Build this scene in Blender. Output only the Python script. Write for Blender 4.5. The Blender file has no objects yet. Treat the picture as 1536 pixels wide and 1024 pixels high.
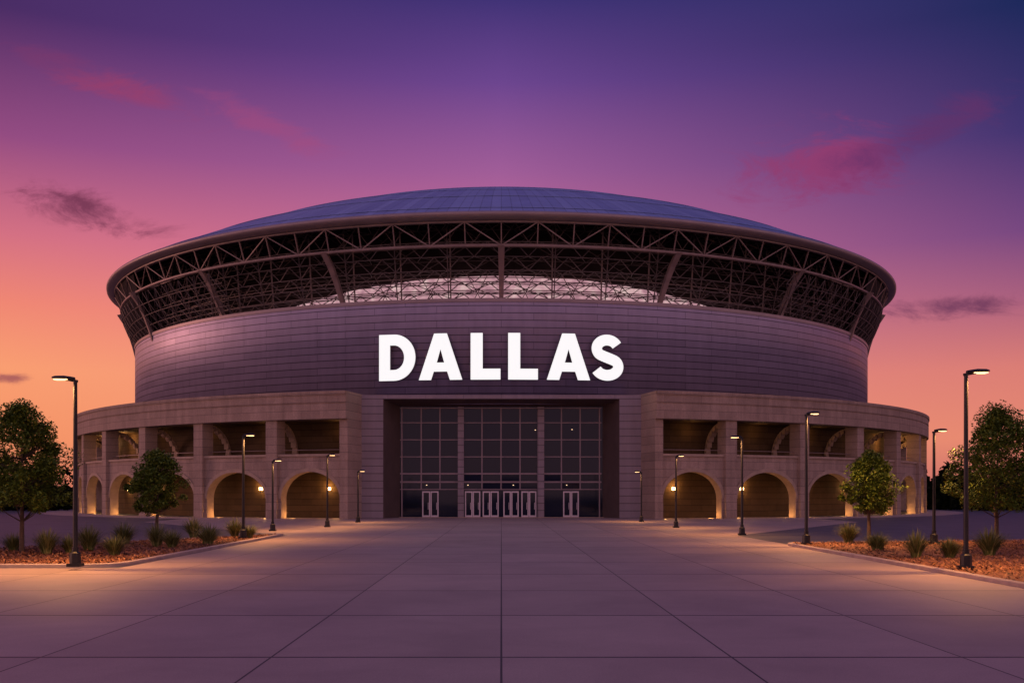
import bpy, math, random
from math import sin, cos, pi, radians, sqrt, exp
from mathutils import Vector
random.seed(7)
scene = bpy.context.scene
F = 1500.0; CX = 752.0; HY = 740.0; EYE = 2.38
def lin(c):
    r = []
    for v in c:
        v = v/255.0
        r.append(v/12.92 if v <= 0.04045 else ((v+0.055)/1.055)**2.4)
    return (r[0], r[1], r[2], 1.0)

# ------------------------------------------------------------------ node helpers
class NT:
    def __init__(s, tree):
        s.t = tree; s.n = tree.nodes; s.l = tree.links
    def new(s, typ, **kw):
        nd = s.n.new(typ)
        for k, v in kw.items(): setattr(nd, k, v)
        return nd
    def put(s, sock, v):
        if v is None: return
        if isinstance(v, bpy.types.NodeSocket): s.l.new(v, sock)
        else: sock.default_value = v
    def M(s, op, a, b=None, c=None, clamp=False):
        nd = s.n.new('ShaderNodeMath'); nd.operation = op; nd.use_clamp = clamp
        s.put(nd.inputs[0], a); s.put(nd.inputs[1], b); s.put(nd.inputs[2], c)
        return nd.outputs[0]
    def mix(s, f, a, b, bt='MIX'):
        nd = s.n.new('ShaderNodeMix'); nd.data_type = 'RGBA'; nd.blend_type = bt
        s.put(nd.inputs[0], f); s.put(nd.inputs[6], a); s.put(nd.inputs[7], b)
        return nd.outputs[2]
    def ramp(s, f, stops):
        nd = s.n.new('ShaderNodeValToRGB'); cr = nd.color_ramp
        cr.elements[0].position = stops[0][0]; cr.elements[0].color = stops[0][1]
        cr.elements[1].position = stops[-1][0]; cr.elements[1].color = stops[-1][1]
        for p, c in stops[1:-1]:
            e = cr.elements.new(p); e.color = c
        s.put(nd.inputs[0], f); return nd.outputs[0]
    def maprange(s, v, a, b, c=0.0, d=1.0, smooth=False):
        nd = s.n.new('ShaderNodeMapRange')
        if smooth: nd.interpolation_type = 'SMOOTHSTEP'
        s.put(nd.inputs[0], v)
        nd.inputs[1].default_value = a; nd.inputs[2].default_value = b
        nd.inputs[3].default_value = c; nd.inputs[4].default_value = d
        return nd.outputs[0]
    def noise(s, vec, scale, detail=4, rough=0.55, dist=0.0):
        nd = s.n.new('ShaderNodeTexNoise')
        s.put(nd.inputs['Vector'], vec)
        nd.inputs['Scale'].default_value = scale; nd.inputs['Detail'].default_value = detail
        nd.inputs['Roughness'].default_value = rough; nd.inputs['Distortion'].default_value = dist
        return nd.outputs[0]
    def xyz(s, a, b, c):
        nd = s.n.new('ShaderNodeCombineXYZ')
        s.put(nd.inputs[0], a); s.put(nd.inputs[1], b); s.put(nd.inputs[2], c)
        return nd.outputs[0]

def base_mat(name, color=(0.3,0.3,0.3), rough=0.6, metal=0.0, emis=None, estr=0.0, spec=0.5):
    m = bpy.data.materials.new(name); m.use_nodes = True
    t = NT(m.node_tree); b = m.node_tree.nodes['Principled BSDF']
    b.inputs['Base Color'].default_value = (*color[:3], 1)
    b.inputs['Roughness'].default_value = rough; b.inputs['Metallic'].default_value = metal
    b.inputs['Specular IOR Level'].default_value = spec
    if emis:
        b.inputs['Emission Color'].default_value = (*emis[:3], 1)
        b.inputs['Emission Strength'].default_value = estr
    return m, t, b

def varied(name, color, rough=0.6, metal=0.0, scale=3.0, amt=0.25, bump=0.0, bscale=30, spec=0.5):
    m, t, b = base_mat(name, color, rough, metal, spec=spec)
    tc = t.new('ShaderNodeTexCoord').outputs['Object']
    n = t.noise(tc, scale, 2, 0.6)
    f = t.maprange(n, 0.25, 0.75, 1-amt, 1+amt)
    c = t.mix(1.0, (*color[:3], 1), t.xyz(f, f, f), 'MULTIPLY')
    t.put(b.inputs['Base Color'], c)
    return m

def line_mask(t, v, period, width, offset=0.0):
    a = t.M('FRACT', t.M('DIVIDE', t.M('ADD', v, offset), period))
    a = t.M('ABSOLUTE', t.M('SUBTRACT', a, 0.5))
    return t.M('GREATER_THAN', a, 0.5 - width/period/2)

def panel_mat(name, color, dz, darc, R, rough, metal, jw=0.05, jdark=0.5, flat=False, var=0.10, spec=0.5, zoff=0.0, stagger=True, nscale=0.6, streak=0.0, fine=0.0):
    m, t, b = base_mat(name, color, rough, metal, spec=spec)
    tc = t.new('ShaderNodeTexCoord').outputs['Object']
    sp = t.new('ShaderNodeSeparateXYZ'); t.put(sp.inputs[0], tc)
    x, y, z = sp.outputs
    if flat: arc = x
    else: arc = t.M('MULTIPLY', t.M('ARCTAN2', x, t.M('MULTIPLY', y, -1.0)), R)
    zz = t.M('DIVIDE', t.M('ADD', z, zoff), dz)
    row = t.M('FLOOR', zz)
    arc2 = t.M('ADD', arc, t.M('MULTIPLY', t.M('MODULO', row, 2.0), darc*0.5)) if stagger else arc
    lz = line_mask(t, z, dz, jw, zoff)
    la = line_mask(t, arc2, darc, jw*0.7, 0.0)
    col = t.M('FLOOR', t.M('DIVIDE', arc2, darc))
    wn = t.new('ShaderNodeTexWhiteNoise'); wn.noise_dimensions = '3D'
    t.put(wn.inputs['Vector'], t.xyz(row, col, 3.0))
    v1 = t.maprange(wn.outputs[0], 0, 1, 1-var, 1+var)
    v2 = t.maprange(t.noise(tc, nscale, 3, 0.65), 0.3, 0.7, 1-var, 1+var)
    j = t.M('MAXIMUM', lz, t.M('MULTIPLY', la, 0.6))
    v = t.M('MULTIPLY', t.M('MULTIPLY', v1, v2), t.M('SUBTRACT', 1.0, t.M('MULTIPLY', j, jdark)))
    if streak:   # vertical rain streaks
        s_ = t.noise(t.xyz(t.M('MULTIPLY', arc, 1.6), t.M('MULTIPLY', z, 0.12), 0.0), 1.0, 3, 0.6)
        v = t.M('MULTIPLY', v, t.maprange(s_, 0.35, 0.7, 1+streak*0.4, 1-streak))
    if fine:
        v = t.M('MULTIPLY', v, t.maprange(t.noise(tc, 9.0, 2, 0.7), 0.3, 0.7, 1-fine, 1+fine))
    t.put(b.inputs['Base Color'], t.mix(1.0, (*color[:3], 1), t.xyz(v, v, v), 'MULTIPLY'))
    t.put(b.inputs['Roughness'], t.maprange(wn.outputs[0], 0, 1, rough-0.04, rough+0.06))
    return m

# ------------------------------------------------------------------ materials
M_clad = panel_mat('metal_cladding', (0.335,0.305,0.435), 0.72, 6.4, 51.6, 0.46, 0.6, jw=0.09, jdark=0.68, var=0.06, streak=0.08)
M_cladflat = panel_mat('entrance_cladding', (0.28,0.235,0.26), 0.72, 3.65, 1, 0.5, 0.2, jw=0.08, jdark=0.6, flat=True, var=0.07, stagger=False, streak=0.1)
M_stone = panel_mat('precast_concrete', (0.385,0.282,0.215), 0.78, 1.9, 58.35, 0.75, 0.0, jw=0.045, jdark=0.5, var=0.10, spec=0.3, streak=0.18, fine=0.14)
M_trim = varied('concrete_trim', (0.42,0.31,0.22), 0.7, scale=1.5, amt=0.16)
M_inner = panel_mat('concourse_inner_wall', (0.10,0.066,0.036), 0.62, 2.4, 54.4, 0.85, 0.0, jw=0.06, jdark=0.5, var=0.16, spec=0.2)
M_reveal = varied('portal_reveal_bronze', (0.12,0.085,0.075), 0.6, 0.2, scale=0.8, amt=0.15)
M_roof = panel_mat('standing_seam_roof', (0.37,0.44,0.63), 50.0, 1.05, 54.8, 0.38, 0.65, jw=0.15, jdark=0.5, var=0.08, stagger=False)
M_rim = varied('roof_rim_metal', (0.34,0.27,0.27), 0.45, 0.3, scale=0.5, amt=0.1)
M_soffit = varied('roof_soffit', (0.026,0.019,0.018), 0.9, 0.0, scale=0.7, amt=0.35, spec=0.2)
M_steel = varied('painted_steel', (0.25,0.18,0.16), 0.5, 0.2, scale=1, amt=0.2)
M_steeld = varied('dark_steel', (0.10,0.072,0.068), 0.55, 0.2, scale=1, amt=0.3)
M_glass, t, b = base_mat('dark_glass', (0.005,0.009,0.02), 0.05, 0.0, spec=0.42)
b.inputs['Specular Tint'].default_value = (0.6,0.7,1.0,1)
M_mull = varied('mullion_aluminium', (0.28,0.22,0.235), 0.45, 0.2, scale=2, amt=0.1)
M_door = varied('door_frame_white', (0.70,0.62,0.62), 0.5, 0.0, scale=2, amt=0.05)
M_black = varied('lamp_post_black', (0.014,0.014,0.016), 0.45, 0.3, scale=5, amt=0.3)
M_lens, _, _ = base_mat('lamp_lens', (0.8,0.7,0.5), 0.4, emis=(1.0,0.56,0.24), estr=3.2)
M_sconce, _, _ = base_mat('sconce_glow', (0.8,0.7,0.5), 0.4, emis=(1.0,0.55,0.20), estr=14.0)
M_down, _, _ = base_mat('downlight_glow', (0.8,0.7,0.5), 0.4, emis=(1.0,0.65,0.35), estr=1.5)
M_letter, _, _ = base_mat('letter_face', (0.6,0.62,0.6), 0.4, emis=(0.96,1.0,0.98), estr=0.84)
M_letters, _, _ = base_mat('letter_return', (0.25,0.23,0.26), 0.5)
M_kerb = varied('kerb_concrete', (0.40,0.31,0.27), 0.75, scale=2, amt=0.18)

M_skyband, t, b = base_mat('sky_band_glow', (0.4,0.35,0.37), 0.3)  # mottled pink emission standing in for open sky under the roof
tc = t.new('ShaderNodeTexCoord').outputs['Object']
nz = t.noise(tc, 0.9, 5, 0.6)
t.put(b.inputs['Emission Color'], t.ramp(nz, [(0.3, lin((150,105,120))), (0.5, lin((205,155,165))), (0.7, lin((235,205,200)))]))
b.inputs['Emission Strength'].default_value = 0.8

M_plaza, t, b = base_mat('plaza_concrete', (0.3,0.26,0.26), 0.55)
tc = t.new('ShaderNodeTexCoord').outputs['Object']
sp = t.new('ShaderNodeSeparateXYZ'); t.put(sp.inputs[0], tc); x, y, z = sp.outputs
SW, SL = 3.35, 5.0
lx = line_mask(t, x, SW, 0.030, 0.0)
ly = line_mask(t, y, SL, 0.085, -14.55)
jn = t.M('MAXIMUM', lx, ly)
wn = t.new('ShaderNodeTexWhiteNoise'); wn.noise_dimensions = '2D'
t.put(wn.inputs['Vector'], t.xyz(t.M('FLOOR', t.M('DIVIDE', x, SW)), t.M('FLOOR', t.M('DIVIDE', t.M('ADD', y, -14.55), SL)), 0.0))
v = t.M('MULTIPLY', t.maprange(wn.outputs[0], 0, 1, 0.91, 1.09), t.maprange(t.noise(tc, 0.35, 5, 0.65, 0.4), 0.3, 0.7, 0.86, 1.12))
fine = t.noise(tc, 42, 3, 0.75)
v = t.M('MULTIPLY', v, t.maprange(fine, 0.3, 0.7, 0.78, 1.22))
v = t.M('MULTIPLY', v, t.M('SUBTRACT', 1.0, t.M('MULTIPLY', jn, 0.88)))
t.put(b.inputs['Base Color'], t.mix(1.0, (0.385,0.288,0.242,1), t.xyz(v, v, v), 'MULTIPLY'))
t.put(b.inputs['Roughness'], t.maprange(fine, 0.3, 0.7, 0.48, 0.64))

M_asph = varied('asphalt', (0.085,0.080,0.088), 0.6, scale=0.4, amt=0.25)
M_mulch, t, b = base_mat('bark_mulch', (0.2,0.09,0.05), 0.9)
tc = t.new('ShaderNodeTexCoord').outputs['Object']
n = t.noise(tc, 14, 5, 0.7, 0.5)
t.put(b.inputs['Base Color'], t.ramp(n, [(0.3,(0.05,0.02,0.01,1)),(0.5,(0.20,0.075,0.03,1)),(0.7,(0.38,0.16,0.065,1))]))
def island_mat(name, stops, rough=0.7, spec=0.25):
    m, t, b = base_mat(name, (0.1,0.1,0.1), rough, spec=spec)
    g = t.new('ShaderNodeNewGeometry')
    t.put(b.inputs['Base Color'], t.ramp(g.outputs['Random Per Island'], stops))
    return m
M_chip = island_mat('mulch_chip', [(0,(0.04,0.016,0.008,1)),(0.5,(0.18,0.07,0.028,1)),(1,(0.38,0.18,0.08,1))])
M_leaf = island_mat('leaf', [(0,(0.04,0.075,0.008,1)),(0.5,(0.105,0.17,0.018,1)),(0.85,(0.17,0.24,0.028,1)),(1,(0.28,0.31,0.05,1))])
M_leafd = island_mat('distant_leaf', [(0,(0.005,0.009,0.004,1)),(1,(0.020,0.030,0.011,1))], 0.95, 0.05)
M_blade = island_mat('grass_blade', [(0,(0.06,0.08,0.025,1)),(0.6,(0.15,0.18,0.055,1)),(1,(0.32,0.30,0.12,1))])
M_bark = varied('bark', (0.09,0.06,0.04), 0.9, scale=8, amt=0.4)

# ------------------------------------------------------------------ mesh builder
class MB:
    def __init__(s): s.v = []; s.f = []; s.m = []
    def add(s, pts, faces, mi=0):
        o = len(s.v); s.v.extend(pts)
        for f in faces: s.f.append(tuple(o+i for i in f)); s.m.append(mi)
    def quad(s, a, b, c, d, mi=0): s.add([a,b,c,d], [(0,1,2,3)], mi)
    def box(s, x0,x1,y0,y1,z0,z1, mi=0):
        p = [(x0,y0,z0),(x1,y0,z0),(x1,y1,z0),(x0,y1,z0),(x0,y0,z1),(x1,y0,z1),(x1,y1,z1),(x0,y1,z1)]
        s.hexa(p, mi)
    def hexa(s, p, mi=0):
        s.add(p, [(0,3,2,1),(4,5,6,7),(0,1,5,4),(1,2,6,5),(2,3,7,6),(3,0,4,7)], mi)
    def tube(s, p, q, r, n=4, r2=None, mi=0, caps=False):
        r2 = r if r2 is None else r2
        p = Vector(p); q = Vector(q); d = (q-p)
        if d.length < 1e-6: return
        d.normalize(); up = Vector((0,0,1)) if abs(d.z) < 0.95 else Vector((1,0,0))
        a = d.cross(up).normalized(); c = d.cross(a)
        pts = []
        for (o, rr) in ((p, r), (q, r2)):
            for i in range(n):
                an = 2*pi*(i+0.5)/n
                pts.append(tuple(o + a*(cos(an)*rr) + c*(sin(an)*rr)))
        fs = [(i, (i+1)%n, n+(i+1)%n, n+i) for i in range(n)]
        if caps: fs += [tuple(range(n))[::-1], tuple(range(n, 2*n))]
        s.add(pts, fs, mi)
    def obj(s, name, mats, parent=None, smooth=False, loc=(0,0,0)):
        me = bpy.data.meshes.new(name); me.from_pydata(s.v, [], s.f); me.update()
        for m in (mats if isinstance(mats, (list,tuple)) else [mats]): me.materials.append(m)
        me.polygons.foreach_set('material_index', s.m)
        if smooth:
            me.polygons.foreach_set('use_smooth', [True]*len(me.polygons))
        me.update()
        o = bpy.data.objects.new(name, me); scene.collection.objects.link(o)
        o.location = loc
        if parent: o.parent = parent
        return o
def empty(name, loc=(0,0,0)):
    e = bpy.data.objects.new(name, None); e.location = loc; e.empty_display_size = 0.5
    scene.collection.objects.link(e); return e
def light(name, typ, loc, power, color, parent=None, **kw):
    l = bpy.data.lights.new(name, typ); l.energy = power; l.color = color
    for k, v in kw.items(): setattr(l, k, v)
    o = bpy.data.objects.new(name, l); o.location = loc; scene.collection.objects.link(o)
    if parent: o.parent = parent
    return o
def P(r, deg, z):
    a = radians(deg); return (r*sin(a), -r*cos(a), z)
def lathe(prof, d0, d1, n, mb=None, mi=0):
    mb = mb or MB(); k = len(prof); pts = []
    full = abs((d1-d0) - 360) < 1e-6
    cols = n if full else n+1
    for i in range(cols):
        d = d0 + (d1-d0)*i/n
        for (r, z) in prof: pts.append(P(r, d, z))
    fs = []
    for i in range(n):
        j = (i+1) % cols
        for a in range(k-1): fs.append((i*k+a, j*k+a, j*k+a+1, i*k+a+1))
    mb.add(pts, fs, mi); return mb

# ------------------------------------------------------------------ stadium
ST = empty('domed_stadium', (0,150,0))
DR, DT = 51.6, 21.6
lathe([(DR-0.6,11.2),(DR,11.2),(DR,DT-0.35)], 0, 360, 240).obj('drum_wall', M_clad, ST, smooth=True)
lathe([(DR,DT-0.35),(DR+0.10,DT-0.34),(DR+0.10,DT),(DR-1.6,DT),(DR-1.6,DT-1.5)], 0, 360, 240).obj('drum_coping', M_rim, ST)
lathe([(51.0,12.15),(57.6,11.75),(57.6,9.5)], 14.2, 345.8, 200).obj('concourse_roof', M_trim, ST)
RR = 54.8; RZ = 29.25; DH = 14.0
prof = [(RR*u, RZ + DH*(1-u*u)) for u in [i/40 for i in range(41)]]
lathe(prof, 0, 360, 240).obj('roof_shell', M_roof, ST, smooth=True)
mb = MB()
for q in range(7):
    u0 = 0.25+q*0.12
    if u0 > 0.98: continue
    r_ = RR*u0; z_ = RZ+DH*(1-u0*u0)
    lathe([(r_-.1,z_+.02),(r_,z_+.09),(r_+.1,z_-.01)], 0, 360, 200, mb)
mb.obj('roof_ring_seam', M_roof, ST)
rim = [(RR,RZ),(RR+0.22,RZ-0.02),(RR+0.32,RZ-0.14),(RR+0.30,RZ-0.38),(RR+0.10,RZ-0.52),(RR-0.5,RZ-0.66),(RR-1.3,RZ-0.75)]
lathe(rim, 0, 360, 240).obj('roof_rim', M_rim, ST, smooth=True)
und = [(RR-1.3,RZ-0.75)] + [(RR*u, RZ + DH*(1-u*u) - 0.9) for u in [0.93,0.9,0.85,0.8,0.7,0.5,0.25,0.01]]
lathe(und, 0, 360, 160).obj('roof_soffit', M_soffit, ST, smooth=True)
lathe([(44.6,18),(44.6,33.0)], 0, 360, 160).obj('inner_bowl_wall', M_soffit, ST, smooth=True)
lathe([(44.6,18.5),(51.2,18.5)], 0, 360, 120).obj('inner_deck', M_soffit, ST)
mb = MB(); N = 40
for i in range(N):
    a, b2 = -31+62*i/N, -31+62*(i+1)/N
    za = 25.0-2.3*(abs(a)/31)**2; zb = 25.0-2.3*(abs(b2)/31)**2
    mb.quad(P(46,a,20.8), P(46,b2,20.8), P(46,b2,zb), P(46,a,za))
mb.obj('eave_sky_band', M_skyband, ST)  # added glowing band, in place of sky seen through the eave gap
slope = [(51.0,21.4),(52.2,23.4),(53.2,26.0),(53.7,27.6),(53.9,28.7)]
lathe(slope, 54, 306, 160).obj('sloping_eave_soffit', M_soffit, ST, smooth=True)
mb = MB()
lv = [(51.35,21.6),(51.9,22.5),(52.5,23.5),(53.0,24.7),(53.35,25.9)]
for i in range(26, 317):
    d0 = 9+i; d1 = d0+1
    for k in range(len(lv)-1):
        a, c = lv[k], lv[k+1]
        if (i+k) % 2: mb.tube(P(a[0],d0,a[1]), P(c[0],d1,c[1]), 0.04)
        else: mb.tube(P(a[0],d1,a[1]), P(c[0],d0,c[1]), 0.04)
        if k < 3: mb.tube(P(c[0],d0,c[1]), P(c[0],d1,c[1]), 0.04)
        if i % 3 == 0: mb.tube(P(a[0],d0,a[1]), P(c[0],d0,c[1]), 0.065)
mb.obj('flank_lattice', M_steeld, ST)
mb = MB(); n = 96
for i in range(n):
    d0, d1 = i*360/n, (i+1)*360/n; dm = (d0+d1)/2
    uo, lo = 54.1, 53.3; uz, lz = 28.45, 26.35
    for k in range(2):
        e0 = d0+(d1-d0)*k/2; e1 = d0+(d1-d0)*(k+1)/2
        mb.tube(P(lo,e0,lz), P(lo,e1,lz), 0.17, 6)
        mb.tube(P(uo,e0,uz), P(uo,e1,uz), 0.10, 4)
        mb.tube(P(51.6,e0,26.9), P(51.6,e1,26.9), 0.10, 4)
    mb.tube(P(lo,d0,lz), P(uo,d0,uz), 0.08)
    if i % 2 == 0: mb.tube(P(lo,d0,lz), P(uo,d1,uz), 0.07)
    else: mb.tube(P(uo,d0,uz), P(lo,d1,lz), 0.07)
    mb.tube(P(lo,d0,lz), P(51.6,dm,26.9), 0.06)
    mb.tube(P(lo,d1,lz), P(51.6,dm,26.9), 0.06)
mb.obj('ring_truss', M_steel, ST)
mb = MB()
for i in range(20):
    d = i*18
    pts = [(51.0,20.6),(51.35,22.0),(51.85,23.6),(52.5,25.1),(53.3,26.35)]
    if 54 <= d <= 306: pts = [(r_+.45, z_) for r_, z_ in pts]
    for qi, (a, b2) in enumerate(zip(pts[:-1], pts[1:])):
        e = 0.22+0.03*qi; e2 = e+.03
        sh = 0.0 if i == 0 else (-0.35 if d < 180 else 0.35)
        dd = d-sh*qi; de = d-sh*(qi+1)
        mb.hexa([P(a[0]+.2,dd-e,a[1]),P(a[0]+.2,dd+e,a[1]),P(a[0]-.25,dd+e,a[1]+.1),P(a[0]-.25,dd-e,a[1]+.1),
                 P(b2[0]+.2,de-e2,b2[1]),P(b2[0]+.2,de+e2,b2[1]),P(b2[0]-.25,de+e2,b2[1]+.1),P(b2[0]-.25,de-e2,b2[1]+.1)])
mb.obj('eave_bracket', M_steel, ST)
mb = MB(); rnd = random.Random(3)
n = 120; levels = [21.4,22.4,23.4,24.5,25.8,27.2,29.0]
for i in range(n):
    d0 = i*3.0; d1 = d0+3; dm = d0+1.5
    for li, z in enumerate(levels):
        r = 50.2 + 0.25*li
        mb.tube(P(r,d0,z), P(r,d1,z), 0.055)
        if li < len(levels)-1:
            z2 = levels[li+1]; r2 = r+0.25
            mb.tube(P(r,d0,z), P(r2,dm,z2), 0.05); mb.tube(P(r2,dm,z2), P(r,d1,z), 0.05)
            if i % 2 == 0: mb.tube(P(r,d0,z), P(r2,d0,z2), 0.075)
        rb = 47.6
        mb.tube(P(rb,dm,z+0.4), P(rb,dm+3,z+0.4), 0.05)
        mb.tube(P(r,d0,z), P(rb,dm,z+0.4), 0.045); mb.tube(P(r,d1,z), P(rb,dm,z+0.4), 0.045)
        if li < len(levels)-1:
            mb.tube(P(rb,dm,z+.4), P(rb,dm+(3 if (i+li)%2 else -3),levels[li+1]+.4), 0.05)
for i in range(60):
    d0 = i*6
    a = [(54*u, RZ+DH*(1-u*u)-1.8) for u in (0.985,0.94,0.89,0.84)]
    for p, q in zip(a[:-1], a[1:]): mb.tube(P(p[0],d0,p[1]), P(q[0],d0,q[1]), 0.09)
    mb.tube(P(53.3,d0,26.35), P(a[2][0],d0,a[2][1]), 0.07)
mb.obj('space_frame', M_steeld, ST)
mb = MB()
for i in range(60):
    d0 = i*6.0
    mb.tube(P(48.8,d0,20.5), P(49.6,d0,29.0), 0.10)
    for zz in (22.9,24.2): mb.tube(P(49.0,d0,zz), P(49.0,d0+6,zz), 0.06)
    mb.tube(P(47.0,d0+1.5,20.8), P(47.0,d0+4.5,25.2), 0.05); mb.tube(P(47.0,d0+4.5,20.8), P(47.0,d0+1.5,25.2), 0.05)
mb.obj('frame_post', M_steel, ST)

# concourse arcade
CR = 58.35; CI = 57.45; PT = 5.9
edges = [14.15] + [22+9*i for i in range(18)]
bays = []
for i in range(len(edges)-1):
    bays.append((edges[i], edges[i+1])); bays.append((-edges[i+1], -edges[i]))
bays.append((175, 185))
W = MB(); T = MB()
d2m = pi/180*CR
for (a, b2) in bays:
    mid = (a+b2)/2; wid = (b2-a)*d2m
    hs = (wid - 1.75)/2 / d2m
    zs, rise = 1.9, 2.55
    N = 22
    def zl(tt): return zs + rise*sqrt(max(0, 1-tt*tt))
    for (p, q) in ((a, mid-hs), (mid+hs, b2)):
        W.quad(P(CR,p,0),P(CR,q,0),P(CR,q,PT),P(CR,p,PT)); W.quad(P(CI,p,0),P(CI,q,0),P(CI,q,PT),P(CI,p,PT))
        W.quad(P(CR,p,PT),P(CR,q,PT),P(CI,q,PT),P(CI,p,PT))
    for p in (mid-hs, mid+hs):
        T.quad(P(CR,p,0),P(CI,p,0),P(CI,p,zs),P(CR,p,zs))
    ts = [-cos(pi*i/N) for i in range(N+1)]
    for t0, t1 in zip(ts[:-1], ts[1:]):
        p, q = mid+hs*t0, mid+hs*t1; z0, z1 = zl(t0), zl(t1)
        W.quad(P(CR,p,z0),P(CR,q,z1),P(CR,q,PT),P(CR,p,PT)); W.quad(P(CI,p,z0),P(CI,q,z1),P(CI,q,PT),P(CI,p,PT))
        W.quad(P(CR,p,PT),P(CR,q,PT),P(CI,q,PT),P(CI,p,PT))
        T.quad(P(CR,p,z0),P(CI,p,z0),P(CI,q,z1),P(CR,q,z1))
        g = 0.34; ho = hs + g/d2m
        p2, q2 = mid+ho*t0, mid+ho*t1
        y0 = zs+(rise+g)*sqrt(max(0,1-t0*t0)); y1 = zs+(rise+g)*sqrt(max(0,1-t1*t1))
        RO = CR+0.09
        T.quad(P(RO,p,z0),P(RO,q,z1),P(RO,q2,y1),P(RO,p2,y0))
        T.quad(P(RO,p,z0),P(RO,q,z1),P(CR,q,z1),P(CR,p,z0))
        T.quad(P(RO,p2,y0),P(RO,q2,y1),P(CR,q2,y1),P(CR,p2,y0))
W.obj('arcade_wall', M_stone, ST)
T.obj('arch_trim', M_trim, ST)
mb = MB()
for sgn in (1,-1):
    for e in edges[1:]:
        d = sgn*e; h = 0.62/CR*57.3
        r0, r1 = 57.3, 58.72
        mb.hexa([P(r1,d-h,0),P(r1,d+h,0),P(r0,d+h,0),P(r0,d-h,0),P(r1,d-h,9.35),P(r1,d+h,9.35),P(r0,d+h,9.35),P(r0,d-h,9.35)])
    d = sgn*14.55; h = 0.4
    mb.hexa([P(58.6,d-h,0),P(58.6,d+h,0),P(53,d+h,0),P(53,d-h,0),P(58.6,d-h,9.35),P(58.6,d+h,9.35),P(53,d+h,9.35),P(53,d-h,9.35)])
mb.obj('arcade_pier', M_stone, ST)
mb = MB()
lathe([(57.3,9.35),(58.95,9.35),(58.95,10.75),(58.87,10.78),(58.87,10.84),(58.95,10.87),(58.95,11.62),(59.05,11.62),(59.05,11.95),(57.6,11.95),(57.6,9.35)], 14.15, 345.85, 220, mb)
for d in (14.15, 345.85):
    mb.add([P(51.4,d,9.3),P(58.95,d,9.35),P(58.95,d,11.95),P(51.4,d,11.95)], [(0,1,2,3)])
mb.obj('concourse_fascia', M_stone, ST)
lathe([(57.3,PT+.003),(58.5,PT+.003),(58.5,PT+0.22),(57.3,PT+0.22)], 14.9, 345.1, 220).obj('string_course', M_trim, ST)
mb = MB()
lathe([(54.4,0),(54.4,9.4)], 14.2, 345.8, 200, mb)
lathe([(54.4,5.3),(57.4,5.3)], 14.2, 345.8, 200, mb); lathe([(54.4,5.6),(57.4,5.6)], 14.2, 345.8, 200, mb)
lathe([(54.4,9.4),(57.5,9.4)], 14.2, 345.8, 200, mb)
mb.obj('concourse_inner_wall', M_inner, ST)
mb = MB()
for sgn in (1,-1):
    for e in edges[1:]:
        d = sgn*e; pts = []
        for k in range(9):
            th = radians(90*k/8); pts.append((57.5-3.0*sin(th), 9.3-3.2*(1-cos(th))))
        h = 0.3
        for (a, b2) in zip(pts[:-1], pts[1:]):
            mb.hexa([P(a[0],d-h,a[1]-.5),P(a[0],d+h,a[1]-.5),P(a[0]+.0,d+h,a[1]),P(a[0],d-h,a[1]),
                     P(b2[0]+.25,d-h,b2[1]-.4),P(b2[0]+.25,d+h,b2[1]-.4),P(b2[0],d+h,b2[1]),P(b2[0],d-h,b2[1])])
mb.obj('concourse_rib', M_trim, ST)
lathe([(57.9,6.5),(57.95,6.5),(57.95,6.55),(57.9,6.55),(57.9,6.5)], 15, 345, 200).obj('gallery_rail', M_steel, ST)
WARM = (1.0,0.47,0.15)
mb = MB()
for (a, b2) in bays:
    mid = (a+b2)/2
    if abs(mid) > 74: continue
    mb.hexa([P(54.62,mid-.14,2.72),P(54.62,mid+.14,2.72),P(54.4,mid+.14,2.72),P(54.4,mid-.14,2.72),
             P(54.68,mid-.14,3.0),P(54.68,mid+.14,3.0),P(54.4,mid+.14,3.0),P(54.4,mid-.14,3.0)])
    light('sconce_light', 'POINT', P(54.95,mid,3.05), 62, WARM, ST, shadow_soft_size=0.08)
    hw = (b2-a)/2 - 1.55
    for sg in (1,-1):
        light('arch_floor_light', 'POINT', P(57.6,mid+sg*hw,0.2), 34, WARM, ST, shadow_soft_size=0.08)
    light('gallery_light', 'POINT', P(55.6,mid+1.5,8.6), 14 if abs(mid)<48 else 130, WARM, ST, shadow_soft_size=0.15)
mb.obj('wall_sconce', M_sconce, ST)

# entrance
YF = -53.5; YG = -50.0
mb = MB()
XO, XI, XG = 14.6, 11.4, 10.12; ZT, ZI, ZG = 11.9, 11.5, 11.05
for s in (1,-1):
    mb.quad((s*XO,YF,0),(s*XI,YF,0),(s*XI,YF,ZT),(s*XO,YF,ZT))
    mb.quad((s*XO,YF,0),(s*XO,-48,0),(s*XO,-48,ZT),(s*XO,YF,ZT))
mb.quad((-XI,YF,ZI),(XI,YF,ZI),(XI,YF,ZT),(-XI,YF,ZT))
mb.quad((-XO,YF,ZT),(XO,YF,ZT),(XO,-48,ZT),(-XO,-48,ZT))
mb.obj('entrance_portal', M_cladflat, ST)
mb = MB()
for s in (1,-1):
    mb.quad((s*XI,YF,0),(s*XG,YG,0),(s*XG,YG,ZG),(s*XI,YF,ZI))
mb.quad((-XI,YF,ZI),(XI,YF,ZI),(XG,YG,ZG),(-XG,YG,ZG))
mb.obj('portal_reveal', M_reveal, ST)
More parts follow.
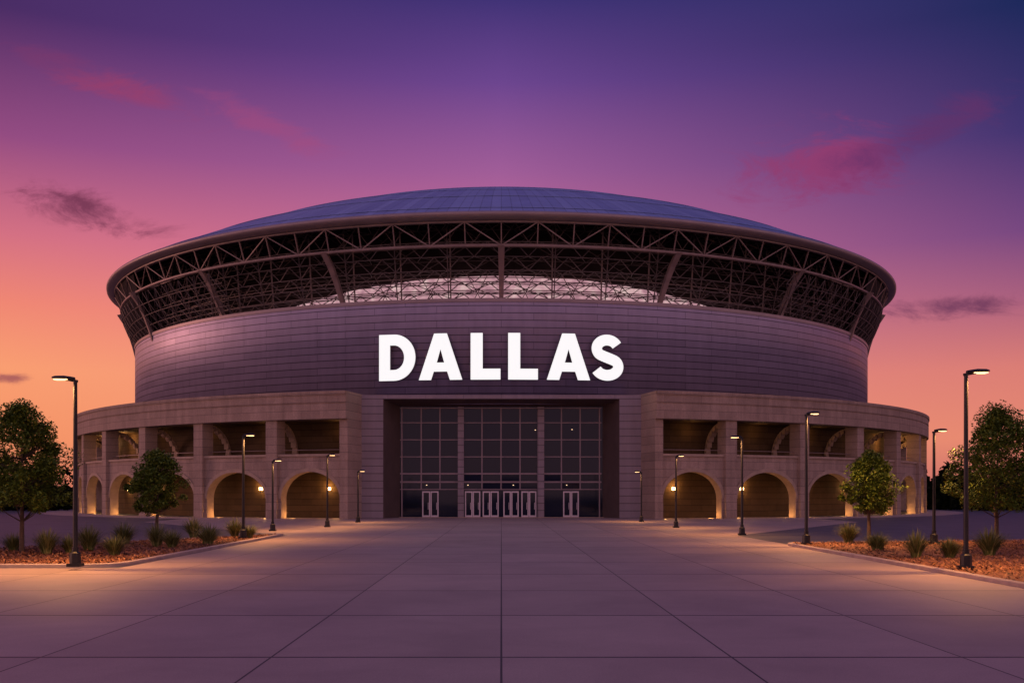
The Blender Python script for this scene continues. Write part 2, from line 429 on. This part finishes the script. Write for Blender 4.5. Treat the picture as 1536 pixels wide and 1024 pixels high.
# individual panes, each very slightly out of plane so reflections break up
k = 1500/100.0
def gx(px): return (px-752)/k
mb = MB(); R = random.Random(9)
gxs = [-XG, gx(632), gx(660), gx(691.5), gx(723), gx(751.5), gx(780), gx(811), gx(842), gx(870), XG]
gzs = [0, 2.85, 3.6, 4.43, 6.08, 7.78, 9.48, ZG]
for i in range(len(gxs)-1):
    for j in range(len(gzs)-1):
        o = [YG + R.uniform(-.012,.012) for _ in range(3)]; o.append(o[0]+o[2]-o[1])
        mb.quad((gxs[i],o[0],gzs[j]),(gxs[i+1],o[1],gzs[j]),(gxs[i+1],o[2],gzs[j+1]),(gxs[i],o[3],gzs[j+1]))
mb.obj('entrance_glazing', M_glass, ST)
mb = MB()
cols = [603,632,660,  723,751.5,780,  842,870,899]
for c in cols: mb.box(gx(c)-0.06, gx(c)+0.06, YG-0.14, YG-0.02, 0.0 if c in (603,899) else 2.85, ZG-0.05)
for z in (10.95, 9.5, 7.8, 6.1, 4.45, 3.62, 2.85):
    for (a, b2) in ((600,687),(696,806),(816,902)):
        hgt = 0.09 if z not in (4.45,3.62) else 0.16
        mb.box(gx(a), gx(b2), YG-0.11, YG-0.023, z-hgt, z)
mb.obj('mullions', M_mull, ST)
mb = MB()
for (a, b2) in ((687,696),(806,816)): mb.box(gx(a), gx(b2), YG-0.45, YG-0.001, 0, ZG-0.02)
mb.obj('entrance_pillar', M_cladflat, ST)
mb = MB()
def leaf(a, b2):
    x0, x1 = gx(a), gx(b2); fr = 0.12; y0, y1 = YG-0.2, YG-0.12
    mb.box(x0, x0+fr, y0, y1, 0.02, 2.62); mb.box(x1-fr, x1, y0, y1, 0.02, 2.62)
    mb.box(x0+fr, x1-fr, y0, y1, 2.48, 2.62); mb.box(x0+fr, x1-fr, y0, y1, 0.02, 0.22)
    mb.box(x1-fr-0.1, x1-fr-0.05, y0-0.06, y0-0.02, 0.8, 1.5)
for (a, b2) in ((633.5,645.5),(646,658),(697.5,708.8),(709.2,720.5),(724,735.3),(735.8,748),(755,766.3),(766.8,778),(782,793),(793.5,804.5),(844.5,856),(856.5,868)):
    leaf(a, b2)
mb.obj('entrance_doors', M_door, ST)
mb = MB()
for px, z in ((803,8.7),(858,8.75),(640,3.2),(702,3.2),(770,3.2),(850,3.2)):
    mb.box(gx(px)-.06, gx(px)+.06, YG-0.04, YG-0.014, z, z+.07)
mb.obj('entrance_downlight', M_down, ST)
mb = MB(); mb.box(-XG+.01, XG-.01, YG-1.6, YG-0.46, 0, 0.06); mb.obj('door_threshold', M_trim, ST)

# ------------------------------------------------------------------ letters
SG = empty('stadium_letter_sign', (0,150,16))
def arc(cx, cy, rx, ry, a0, a1, n=16):
    return [(cx+rx*cos(radians(a0+(a1-a0)*i/n)), cy+ry*sin(radians(a0+(a1-a0)*i/n))) for i in range(n+1)]
gD = [[(0,0)] + arc(.34,.5,.48,.5,-90,90,28) + [(0,1)], [(.25,.235)] + arc(.34,.5,.225,.265,-90,90,24) + [(.25,.765)]]
gA = [[(0,0),(.335,1),(.615,1),(.95,0),(.68,0),(.62,.18),(.33,.18),(.27,0)], [(.395,.375),(.555,.375),(.475,.66)]]
gL = [[(0,0),(0,1),(.26,1),(.26,.235),(.64,.235),(.64,0)]]
cl = arc(.375,.695,.235,.188,22,235,26) + arc(.375,.305,.255,.188,52,-158,26)
st = .117; L_, R_ = [], []
for _ in range(2):
    cl = [cl[0]] + [((cl[i-1][0]+2*cl[i][0]+cl[i+1][0])/4, (cl[i-1][1]+2*cl[i][1]+cl[i+1][1])/4) for i in range(1,len(cl)-1)] + [cl[-1]]
for i in range(len(cl)):
    a = cl[max(0,i-1)]; b2 = cl[min(len(cl)-1,i+1)]
    dx, dy = b2[0]-a[0], b2[1]-a[1]; l = sqrt(dx*dx+dy*dy); nx, ny = -dy/l, dx/l
    L_.append((cl[i][0]+nx*st, cl[i][1]+ny*st)); R_.append((cl[i][0]-nx*st, cl[i][1]-ny*st))
gS = [L_ + R_[::-1]]
H = 70/15.35
for nm, g, px0, w in (('letter_d',gD,568,.82),('letter_a',gA,628,.95),('letter_l',gL,706,.64),('letter_l',gL,762,.64),('letter_a',gA,819,.95),('letter_s',gS,883.5,.75)):
    cu = bpy.data.curves.new(nm, 'CURVE'); cu.dimensions = '2D'; cu.fill_mode = 'BOTH'; cu.extrude = 0.2
    for path in g:
        sp_ = cu.splines.new('POLY'); sp_.points.add(len(path)-1); sp_.use_cyclic_u = True
        for i, (x, y) in enumerate(path): sp_.points[i].co = ((x-w/2)*H, y*H, 0, 1)
    tmp = bpy.data.objects.new('tmp', cu); scene.collection.objects.link(tmp)
    bpy.context.view_layer.update()
    me = bpy.data.meshes.new_from_object(tmp.evaluated_get(bpy.context.evaluated_depsgraph_get()))
    bpy.data.objects.remove(tmp)
    me.materials.clear(); me.materials.append(M_letter); me.materials.append(M_letters)
    for p in me.polygons:
        p.material_index = 0 if (abs(p.normal.z) > 0.7 and p.center.z > 0) else 1; p.use_smooth = False
    o = bpy.data.objects.new(nm, me); scene.collection.objects.link(o); o.parent = SG
    pxc = px0 + w*70/2; u = (pxc-CX)/F; RS = 52.1
    ph = 0.0
    for _ in range(30): ph = math.asin(u*(150-RS*cos(ph))/RS)
    z0 = EYE + (HY-569.5)/F*97.95
    o.location = (RS*sin(ph), -RS*cos(ph), z0-16)
    o.rotation_euler = (pi/2, 0, ph)

# ------------------------------------------------------------------ ground
mb = MB(); mb.quad((-1500,-300,0),(1500,-300,0),(1500,2500,0),(-1500,2500,0)); mb.obj('ground', M_asph)
mb = MB(); z = 0.004
mb.add([(-60,-30,z),(60,-30,z),(60,31.9,z),(13.4,46.6,z),(13.4,57,z),(30,84,z),(30,101,z),(-30,101,z),(-30,84,z),(-12.2,57,z),(-12.2,31.9,z),(-60,31.9,z)],
       [(0,1,2,3,4,5,6,7,8,9,10,11)])
mb.obj('plaza_pavement', M_plaza)
mb = lathe([(58.0,0.008),(63.0,0.008)], 20, 340, 160); mb.obj('perimeter_walkway', M_kerb, loc=(0,150,0))

def rounded(poly, r, n=8):
    out = []; m = len(poly)
    for i in range(m):
        p0, p1, p2 = poly[i-1], poly[i], poly[(i+1)%m]
        rr = r[i] if isinstance(r, (list,tuple)) else r
        def unit(a, b_):
            dx, dy = b_[0]-a[0], b_[1]-a[1]; l = sqrt(dx*dx+dy*dy); return dx/l, dy/l
        u1 = unit(p1,p0); u2 = unit(p1,p2)
        a = (p1[0]+u1[0]*rr, p1[1]+u1[1]*rr); c = (p1[0]+u2[0]*rr, p1[1]+u2[1]*rr)
        for k in range(n+1):
            tt = k/n
            out.append(((1-tt)**2*a[0]+2*tt*(1-tt)*p1[0]+tt*tt*c[0], (1-tt)**2*a[1]+2*tt*(1-tt)*p1[1]+tt*tt*c[1]))
    return out
def inset(poly, d):
    out = []; m = len(poly)
    for i in range(m):
        a, b_ = poly[i-1], poly[(i+1)%m]
        dx, dy = b_[0]-a[0], b_[1]-a[1]; l = sqrt(dx*dx+dy*dy)
        out.append((poly[i][0]-dy/l*d, poly[i][1]+dx/l*d))
    return out
def inside(p, poly):
    c = False; m = len(poly)
    for i in range(m):
        a, b_ = poly[i], poly[i-1]
        if (a[1] > p[1]) != (b_[1] > p[1]) and p[0] < (b_[0]-a[0])*(p[1]-a[1])/(b_[1]-a[1])+a[0]: c = not c
    return c
def bed(poly, r):
    # make the outline counter-clockwise so the inset goes inward
    ar = sum(poly[i-1][0]*poly[i][1]-poly[i][0]*poly[i-1][1] for i in range(len(poly)))
    if ar < 0: poly = poly[::-1]; r = r[::-1]
    E = empty('planting_bed', (poly[0][0], poly[0][1], 0)); loc = (-poly[0][0], -poly[0][1], 0)
    o = rounded(poly, r); i_ = inset(o, 0.22); m = len(o); kb = MB(); h = 0.13
    oi = inset(o, 0.02)
    for a in range(m):
        c = (a+1) % m
        kb.quad((*o[a],0),(*o[c],0),(*o[c],h-.02),(*o[a],h-.02))
        kb.quad((*o[a],h-.02),(*o[c],h-.02),(*oi[c],h),(*oi[a],h))
        kb.quad((*oi[a],h),(*oi[c],h),(*i_[c],h),(*i_[a],h))
        kb.quad((*i_[a],h),(*i_[c],h),(*i_[c],0.05),(*i_[a],0.05))
    kb.obj('kerb', M_kerb, E, loc=loc)
    mm = MB(); mm.add([(*p, 0.10) for p in i_], [tuple(range(m))]); mm.obj('mulch', M_mulch, E, loc=loc)
    xs = [p[0] for p in i_]; ys = [p[1] for p in i_]; cb = MB(); R = random.Random(5)
    for _ in range(16000):
        p = (R.uniform(min(xs),max(xs)), R.uniform(min(ys),max(ys)))
        if not inside(p, i_): continue
        a = R.uniform(0,pi); L = R.uniform(.04,.12); w = L*R.uniform(.3,.5); tz = R.uniform(-.05,.09)
        ca, sa = cos(a), sin(a); zz = 0.12+R.uniform(0,.03)
        cb.quad((p[0]-ca*L,p[1]-sa*L,zz-tz/2),(p[0]+sa*w,p[1]-ca*w,zz+.02),(p[0]+ca*L,p[1]+sa*L,zz+tz),(p[0]-sa*w,p[1]+ca*w,zz))
    cb.obj('bark_chips', M_chip, E, loc=loc)
bed([(-12.3,32.0),(-12.3,56.8),(-21.0,42.3),(-30,37.5),(-30,32.0)], [1.6,0.5,1.0,.5,.5])
bed([(30,18),(30,50.5),(13.1,46.4),(13.1,18)], [.5,.5,.9,.5])

# ------------------------------------------------------------------ lamps
def lamp(px, base, top, side, headpx, z0=0.004, X=None, Y=None, power=260):
    if Y is None: Y = (EYE-z0)*F/(base-HY)
    if X is None: X = (px-CX)/F*Y
    Hh = (base-top)/F*Y
    E = empty('street_lamp', (X, Y, z0)); s = side
    mb = MB(); mb.box(-.20,.20,-.20,.20,0,.10); mb.tube((0,0,.10),(0,0,.42),.175,12,.165,caps=True)
    mb.tube((0,0,.42),(0,0,.47),.165,12,.09,caps=True); mb.obj('base', M_black, E)
    mb = MB(); mb.tube((0,0,.45),(0,0,Hh-.06),.075,12,.058,caps=True); mb.tube((0,0,.47),(0,0,.60),.1,12,.1,caps=True)
    mb.obj('pole', M_black, E, smooth=False)
    L = max(headpx/F*Y, 0.55)
    mb = MB(); mb.tube((-s*.07,0,Hh-.10),(s*.3,0,Hh-.03),.045,8,caps=True); mb.obj('arm', M_black, E)
    mb = MB(); n = 12; x0 = s*.02; secs = [(0,.06,.05),(.2,.11,.07),(.5,.17,.09),(.85,.16,.075),(1.0,.09,.045)]
    pts = []
    for (u, w, h) in secs:
        xx = x0 + s*L*u; zc = Hh-.02+0.03*u
        for k in range(n):
            an = 2*pi*k/n; zz = sin(an)*h
            if zz < -h*.3: zz = -h*.3
            pts.append((xx, cos(an)*w, zc+zz))
    fs = []
    for a in range(len(secs)-1):
        for k in range(n): fs.append((a*n+k, a*n+(k+1)%n, (a+1)*n+(k+1)%n, (a+1)*n+k))
    fs.append(tuple(range(n))); fs.append(tuple(range((len(secs)-1)*n, len(secs)*n)))
    mb.add(pts, fs); mb.obj('head', M_black, E)
    mb = MB(); xa, xb = sorted((x0+s*L*.30, x0+s*L*.9))
    mb.box(xa, xb, -.12, .12, Hh-.058, Hh-.03); mb.obj('lens', M_lens, E)
    light('lamp_light', 'SPOT', (x0+s*L*.55, 0, Hh-.10), power*6.6, (1.0,0.44,0.14), E, shadow_soft_size=0.14, spot_size=radians(146), spot_blend=0.9)
lamp(113,849,567,-1,33,0.11,power=520)
lamp(365,807,652,1,14,0.11,power=330)
lamp(409,796,690,1,12,power=200)
lamp(491,790,682,1,10,power=200)
lamp(537,783,706,1,8,power=130)
lamp(1449,853,557,1,33,0.11,power=430)
lamp(1204,817,620,1,18,0.11,X=13.6,Y=44.6,power=420)
lamp(1401,815,645,1,13,0.11,power=260)
lamp(1113,802,655,-1,17,power=260)
lamp(1014,791,683,1,9,power=200)
lamp(962,782,707,-1,8,power=130)

# ------------------------------------------------------------------ trees
def tree(X, Y, Ht, cw, cbot, seed, nleaf=11000, cone=0.0, z0=0.1, ncl=110, ex=0.66):
    R = random.Random(seed); E = empty('shade_tree', (X,Y,z0)); tb = MB()
    x = y = 0; prev = (0,0,0); segs = 8; tops = []
    pr = 0.085
    for i in range(1, segs+1):
        z = Ht*0.82*i/segs; x += R.uniform(-.04,.04); y += R.uniform(-.04,.04)
        r = 0.085*(1-i/segs)+.015
        tb.tube(prev, (x,y,z), pr, 8, r); prev = (x,y,z); pr = r; tops.append((prev, r))
    clumps = []
    ch = Ht-cbot
    def rad(h):
        return cw/2*(sin(pi*min(1,max(0,(h*0.92+0.08)))**ex)**0.58)*(1-cone*h*0.35)
    for i in range(ncl):
        h = (i+R.uniform(0,1))/ncl; a = R.uniform(0,2*pi); rr = rad(h)*(R.uniform(.03,1.0)**0.5)*R.uniform(.80,1.10)
        c = (rr*cos(a), rr*sin(a), cbot+ch*(0.04+0.90*h)); clumps.append((c, R.uniform(.12,.30)*cw/2.6))
    for (c, _) in clumps[::2]:
        zb = max(cbot*0.85, c[2]-R.uniform(.4,.9))
        bi = min(range(len(tops)), key=lambda k: abs(tops[k][0][2]-zb)); bp = tops[bi][0]
        m = ((bp[0]+c[0])/2, (bp[1]+c[1])/2, (bp[2]+c[2])/2-.06)
        tb.tube(bp, m, .028, 5, .018); tb.tube(m, c, .018, 5, .007)
    tb.obj('trunk', M_bark, E, smooth=True)
    lb = MB()
    for i in range(nleaf):
        c, s = clumps[R.randrange(len(clumps))]
        while True:
            v = (R.uniform(-1,1),R.uniform(-1,1),R.uniform(-1,1)); q = v[0]**2+v[1]**2+v[2]**2
            if q <= 1: break
        k = s*1.4
        p = (c[0]+v[0]*k, c[1]+v[1]*k, c[2]+v[2]*k*0.85)
        L = R.uniform(.04,.085); a = R.uniform(0,2*pi); e = R.uniform(-1.1,0.6)
        d = (cos(a)*cos(e), sin(a)*cos(e), sin(e)); sd = (-sin(a), cos(a), R.uniform(-.5,.5))
        w = L*.6
        lb.quad((p[0]-d[0]*L,p[1]-d[1]*L,p[2]-d[2]*L),(p[0]+sd[0]*w,p[1]+sd[1]*w,p[2]+sd[2]*w),
                (p[0]+d[0]*L,p[1]+d[1]*L,p[2]+d[2]*L),(p[0]-sd[0]*w,p[1]-sd[1]*w,p[2]-sd[2]*w))
    lb.obj('crown', M_leaf, E)
tree(-18.45,38.5,5.8,3.7,1.6,1,24000,0.4,ex=0.7)
tree(-16.2,47.0,4.35,2.6,1.4,2,17000,ex=0.82,ncl=130)
tree(17.3,47.0,4.3,2.6,1.4,13,17000,ex=0.82,ncl=130)
tree(21.3,43.0,6.05,4.3,1.6,4,26000,0.2,ex=0.74)

# ------------------------------------------------------------------ grasses
def grass_mesh(seed, h, w, n):
    R = random.Random(seed); fcs = []; vs = []
    for i in range(n):
        a = R.uniform(0,2*pi); lean = R.uniform(.05,1)**0.8; L = h*R.uniform(.6,1.15); bw = R.uniform(.009,.016)
        r0 = R.uniform(0,.12); o = len(vs)
        for k in range(5):
            tt = k/4; rr = r0 + w*lean*(tt**1.5); zz = L*(tt - .36*lean*tt*tt)
            ww = bw*(1-tt*.85); cx_, cy_ = cos(a)*rr, sin(a)*rr
            vs.append((cx_-sin(a)*ww, cy_+cos(a)*ww, zz)); vs.append((cx_+sin(a)*ww, cy_-cos(a)*ww, zz))
            if k: fcs.append((o+2*k-2, o+2*k-1, o+2*k+1, o+2*k))
    me = bpy.data.meshes.new('ornamental_grass')
    me.from_pydata(vs, [], fcs); me.materials.append(M_blade)
    return me
GM = [grass_mesh(s, .85, .54, 460) for s in (1,2,3)]
def grass(px, base, wpx, hpx):
    Y = (EYE-.11)*F/(base-HY); X = (px-CX)/F*Y
    o = bpy.data.objects.new('ornamental_grass', GM[random.randrange(3)]); scene.collection.objects.link(o)
    k = F/Y; o.location = (X,Y,.1); o.scale = (wpx/k/.82, wpx/k/.82, hpx/k/.64)
    o.rotation_euler = (0,0,random.uniform(0,6))
for g in ((20,826,38,22),(70,830,46,30),(104,829,36,22),(133,825,48,30),(186,816,44,26),(172,832,44,24),(235,819,40,28),(258,821,38,22),(290,806,36,24),(312,816,46,24),(352,805,34,22),(374,806,28,16),
          (1273,814,38,24),(1316,825,44,22),(1374,836,44,32),(1425,836,44,24),(1484,832,54,32)):
    grass(*g)

# ------------------------------------------------------------------ distant trees
mb = MB(); R = random.Random(11)
for side in (-1,1):
    x = 62.5
    while x < 240:
        Yb = R.uniform(136,152); h = R.uniform(5.4,7.2); w = R.uniform(3.5,5.5)
        for i in range(230):
            a = R.uniform(0,2*pi); u = R.uniform(0,1)**1.15; rr = w/2*sqrt(R.uniform(0,1))*sin(pi*(u*.6+.35))
            c = (side*x+cos(a)*rr, Yb+sin(a)*rr, h*(0.02+.98*u)); L = R.uniform(.2,.55)
            d = [R.uniform(-1,1) for _ in range(3)]; e = [R.uniform(-1,1) for _ in range(3)]
            mb.quad(tuple(c[j]-d[j]*L for j in range(3)), tuple(c[j]+e[j]*L*.7 for j in range(3)), tuple(c[j]+d[j]*L for j in range(3)), tuple(c[j]-e[j]*L*.7 for j in range(3)))
        mb.tube((side*x,Yb,0),(side*x,Yb,h*.7),.22,5,.08)
        x += R.uniform(0.9,1.8)
    # dense understorey mass behind the leaf clumps
    xx = 60.5; hp = 3.5; prevp = None
    while xx < 900:
        hp = max(3.0, min(5.2, hp + R.uniform(-.7,.7)))
        cur = (side*xx, 154+R.uniform(-1,1), hp)
        if prevp:
            mb.quad((prevp[0],prevp[1],-.05),(cur[0],cur[1],-.05),cur,prevp)
        prevp = cur; xx += R.uniform(.4,1.2)
mb.obj('distant_tree_line', M_leafd)

# ------------------------------------------------------------------ world
wd = bpy.data.worlds.new('World'); scene.world = wd; wd.use_nodes = True
try:
    wd.cycles.sampling_method = 'MANUAL'; wd.cycles.sample_map_resolution = 256
except Exception: pass
t = NT(wd.node_tree); bg = wd.node_tree.nodes['Background']
tc = t.new('ShaderNodeTexCoord').outputs['Generated']
nm = t.new('ShaderNodeVectorMath'); nm.operation = 'NORMALIZE'; t.put(nm.inputs[0], tc)
sp = t.new('ShaderNodeSeparateXYZ'); t.put(sp.inputs[0], nm.outputs[0]); x, y, z = sp.outputs
hor = t.M('SQRT', t.M('ADD', t.M('MULTIPLY', x, x), t.M('MULTIPLY', y, y)))
az = t.M('DIVIDE', x, t.M('MAXIMUM', hor, 0.001))
zc = t.M('MAXIMUM', z, 0.0)
def st_(l): return [(p, lin(c)) for p, c in l]
ZEN = (100,88,142)
rL = t.ramp(zc, st_([(0,(212,120,98)),(.05,(244,147,102)),(.112,(250,158,112)),(.17,(240,134,114)),(.227,(212,112,130)),(.306,(146,74,128)),(.40,(72,43,98)),(.6,(80,63,120)),(1,ZEN)]))
rC = t.ramp(zc, st_([(0,(212,120,100)),(.05,(245,150,116)),(.17,(230,132,138)),(.235,(203,112,150)),(.306,(160,93,152)),(.38,(108,69,143)),(.443,(64,50,118)),(.6,(84,72,136)),(1,ZEN)]))
rR = t.ramp(zc, st_([(0,(194,106,104)),(.05,(230,136,112)),(.112,(218,125,117)),(.17,(170,96,126)),(.227,(118,71,128)),(.306,(64,51,112)),(.40,(26,40,90)),(.6,(60,62,120)),(1,ZEN)]))
fa = t.maprange(az, -0.47, 0.0); fb = t.maprange(az, 0.0, 0.47)
front = t.mix(fb, t.mix(fa, rL, rC), rR)
rB = t.ramp(zc, st_([(0,(238,172,160)),(.15,(218,163,168)),(.4,(172,140,176)),(1,ZEN)]))
col = t.mix(t.maprange(y, 0.45, -0.25, 0, 1, True), front, rB)
yy = t.M('MAXIMUM', y, 0.05); u = t.M('DIVIDE', x, yy); v = t.M('DIVIDE', z, yy)
n1 = t.noise(t.xyz(t.M('MULTIPLY', u, 9.0), t.M('MULTIPLY', v, 24.0), 0.0), 1.0, 7, 0.72, 0.6)
nn = t.M('MULTIPLY', t.M('SUBTRACT', n1, 0.5), 2.0)
fmask = t.maprange(y, 0.1, 0.3)
for (px, py, rx, ry, ang, c, amt) in ((185,140,100,30,-17,(156,62,104),.7),(75,88,80,20,-15,(130,56,104),.4),(395,183,105,22,-24,(168,74,122),.45),
        (120,310,110,25,-16,(118,56,84),.95),(1240,245,135,50,12,(146,60,110),.9),(1400,195,140,36,24,(98,50,104),.7),
        (1460,458,110,17,3,(116,62,94),.95),(15,567,38,7,0,(150,75,88),.8)):
    u0 = (px-CX)/F; v0 = (HY-py)/F; ca, sa = cos(radians(ang)), sin(radians(ang))
    du = t.M('SUBTRACT', u, u0); dv = t.M('SUBTRACT', v, v0)
    a = t.M('ADD', t.M('MULTIPLY', du, ca*F/rx), t.M('MULTIPLY', dv, sa*F/rx))
    b_ = t.M('SUBTRACT', t.M('MULTIPLY', dv, ca*F/ry), t.M('MULTIPLY', du, sa*F/ry))
    q = t.M('ADD', t.M('MULTIPLY', a, a), t.M('MULTIPLY', b_, b_))
    g = t.M('EXPONENT', t.M('MULTIPLY', q, -0.8))
    d = t.M('ADD', nn, t.M('MULTIPLY', t.M('SUBTRACT', g, 0.46), 0.75))
    d = t.M('MULTIPLY', t.maprange(d, -0.15, 0.50, 0, 1, True), t.M('MULTIPLY', fmask, amt))
    d = t.M('MULTIPLY', d, t.maprange(g, 0.02, 0.30))
    col = t.mix(d, col, lin(c))
sky = t.new('ShaderNodeTexSky'); sky.sky_type = 'NISHITA'; sky.sun_disc = False
sky.sun_elevation = radians(1.5); sky.sun_rotation = radians(-75)
col = t.mix(1.0, col, t.mix(1.0, sky.outputs[0], (0.001,0.001,0.001,1), 'MULTIPLY'), 'ADD')
t.put(bg.inputs[0], col); bg.inputs[1].default_value = 1.0

sun = light('sun', 'SUN', (-80,60,30), 0.7, (1.0,0.44,0.36), angle=radians(12))
sd = Vector((sin(radians(-78))*cos(radians(4)), cos(radians(-78))*cos(radians(4)), sin(radians(4))))
sun.rotation_euler = sd.to_track_quat('Z','Y').to_euler()

# ------------------------------------------------------------------ camera
cam = bpy.data.cameras.new('camera'); co = bpy.data.objects.new('camera', cam); scene.collection.objects.link(co)
co.location = (0,0,EYE); co.rotation_euler = (pi/2,0,0)
cam.sensor_width = 36; cam.lens = F/1536*36
cam.shift_x = (768-CX)/1536; cam.shift_y = (HY-512)/1536
cam.clip_end = 5000; cam.clip_start = 0.1
scene.camera = co
scene.view_settings.view_transform = 'Standard'; scene.view_settings.look = 'None'; scene.view_settings.exposure = 0
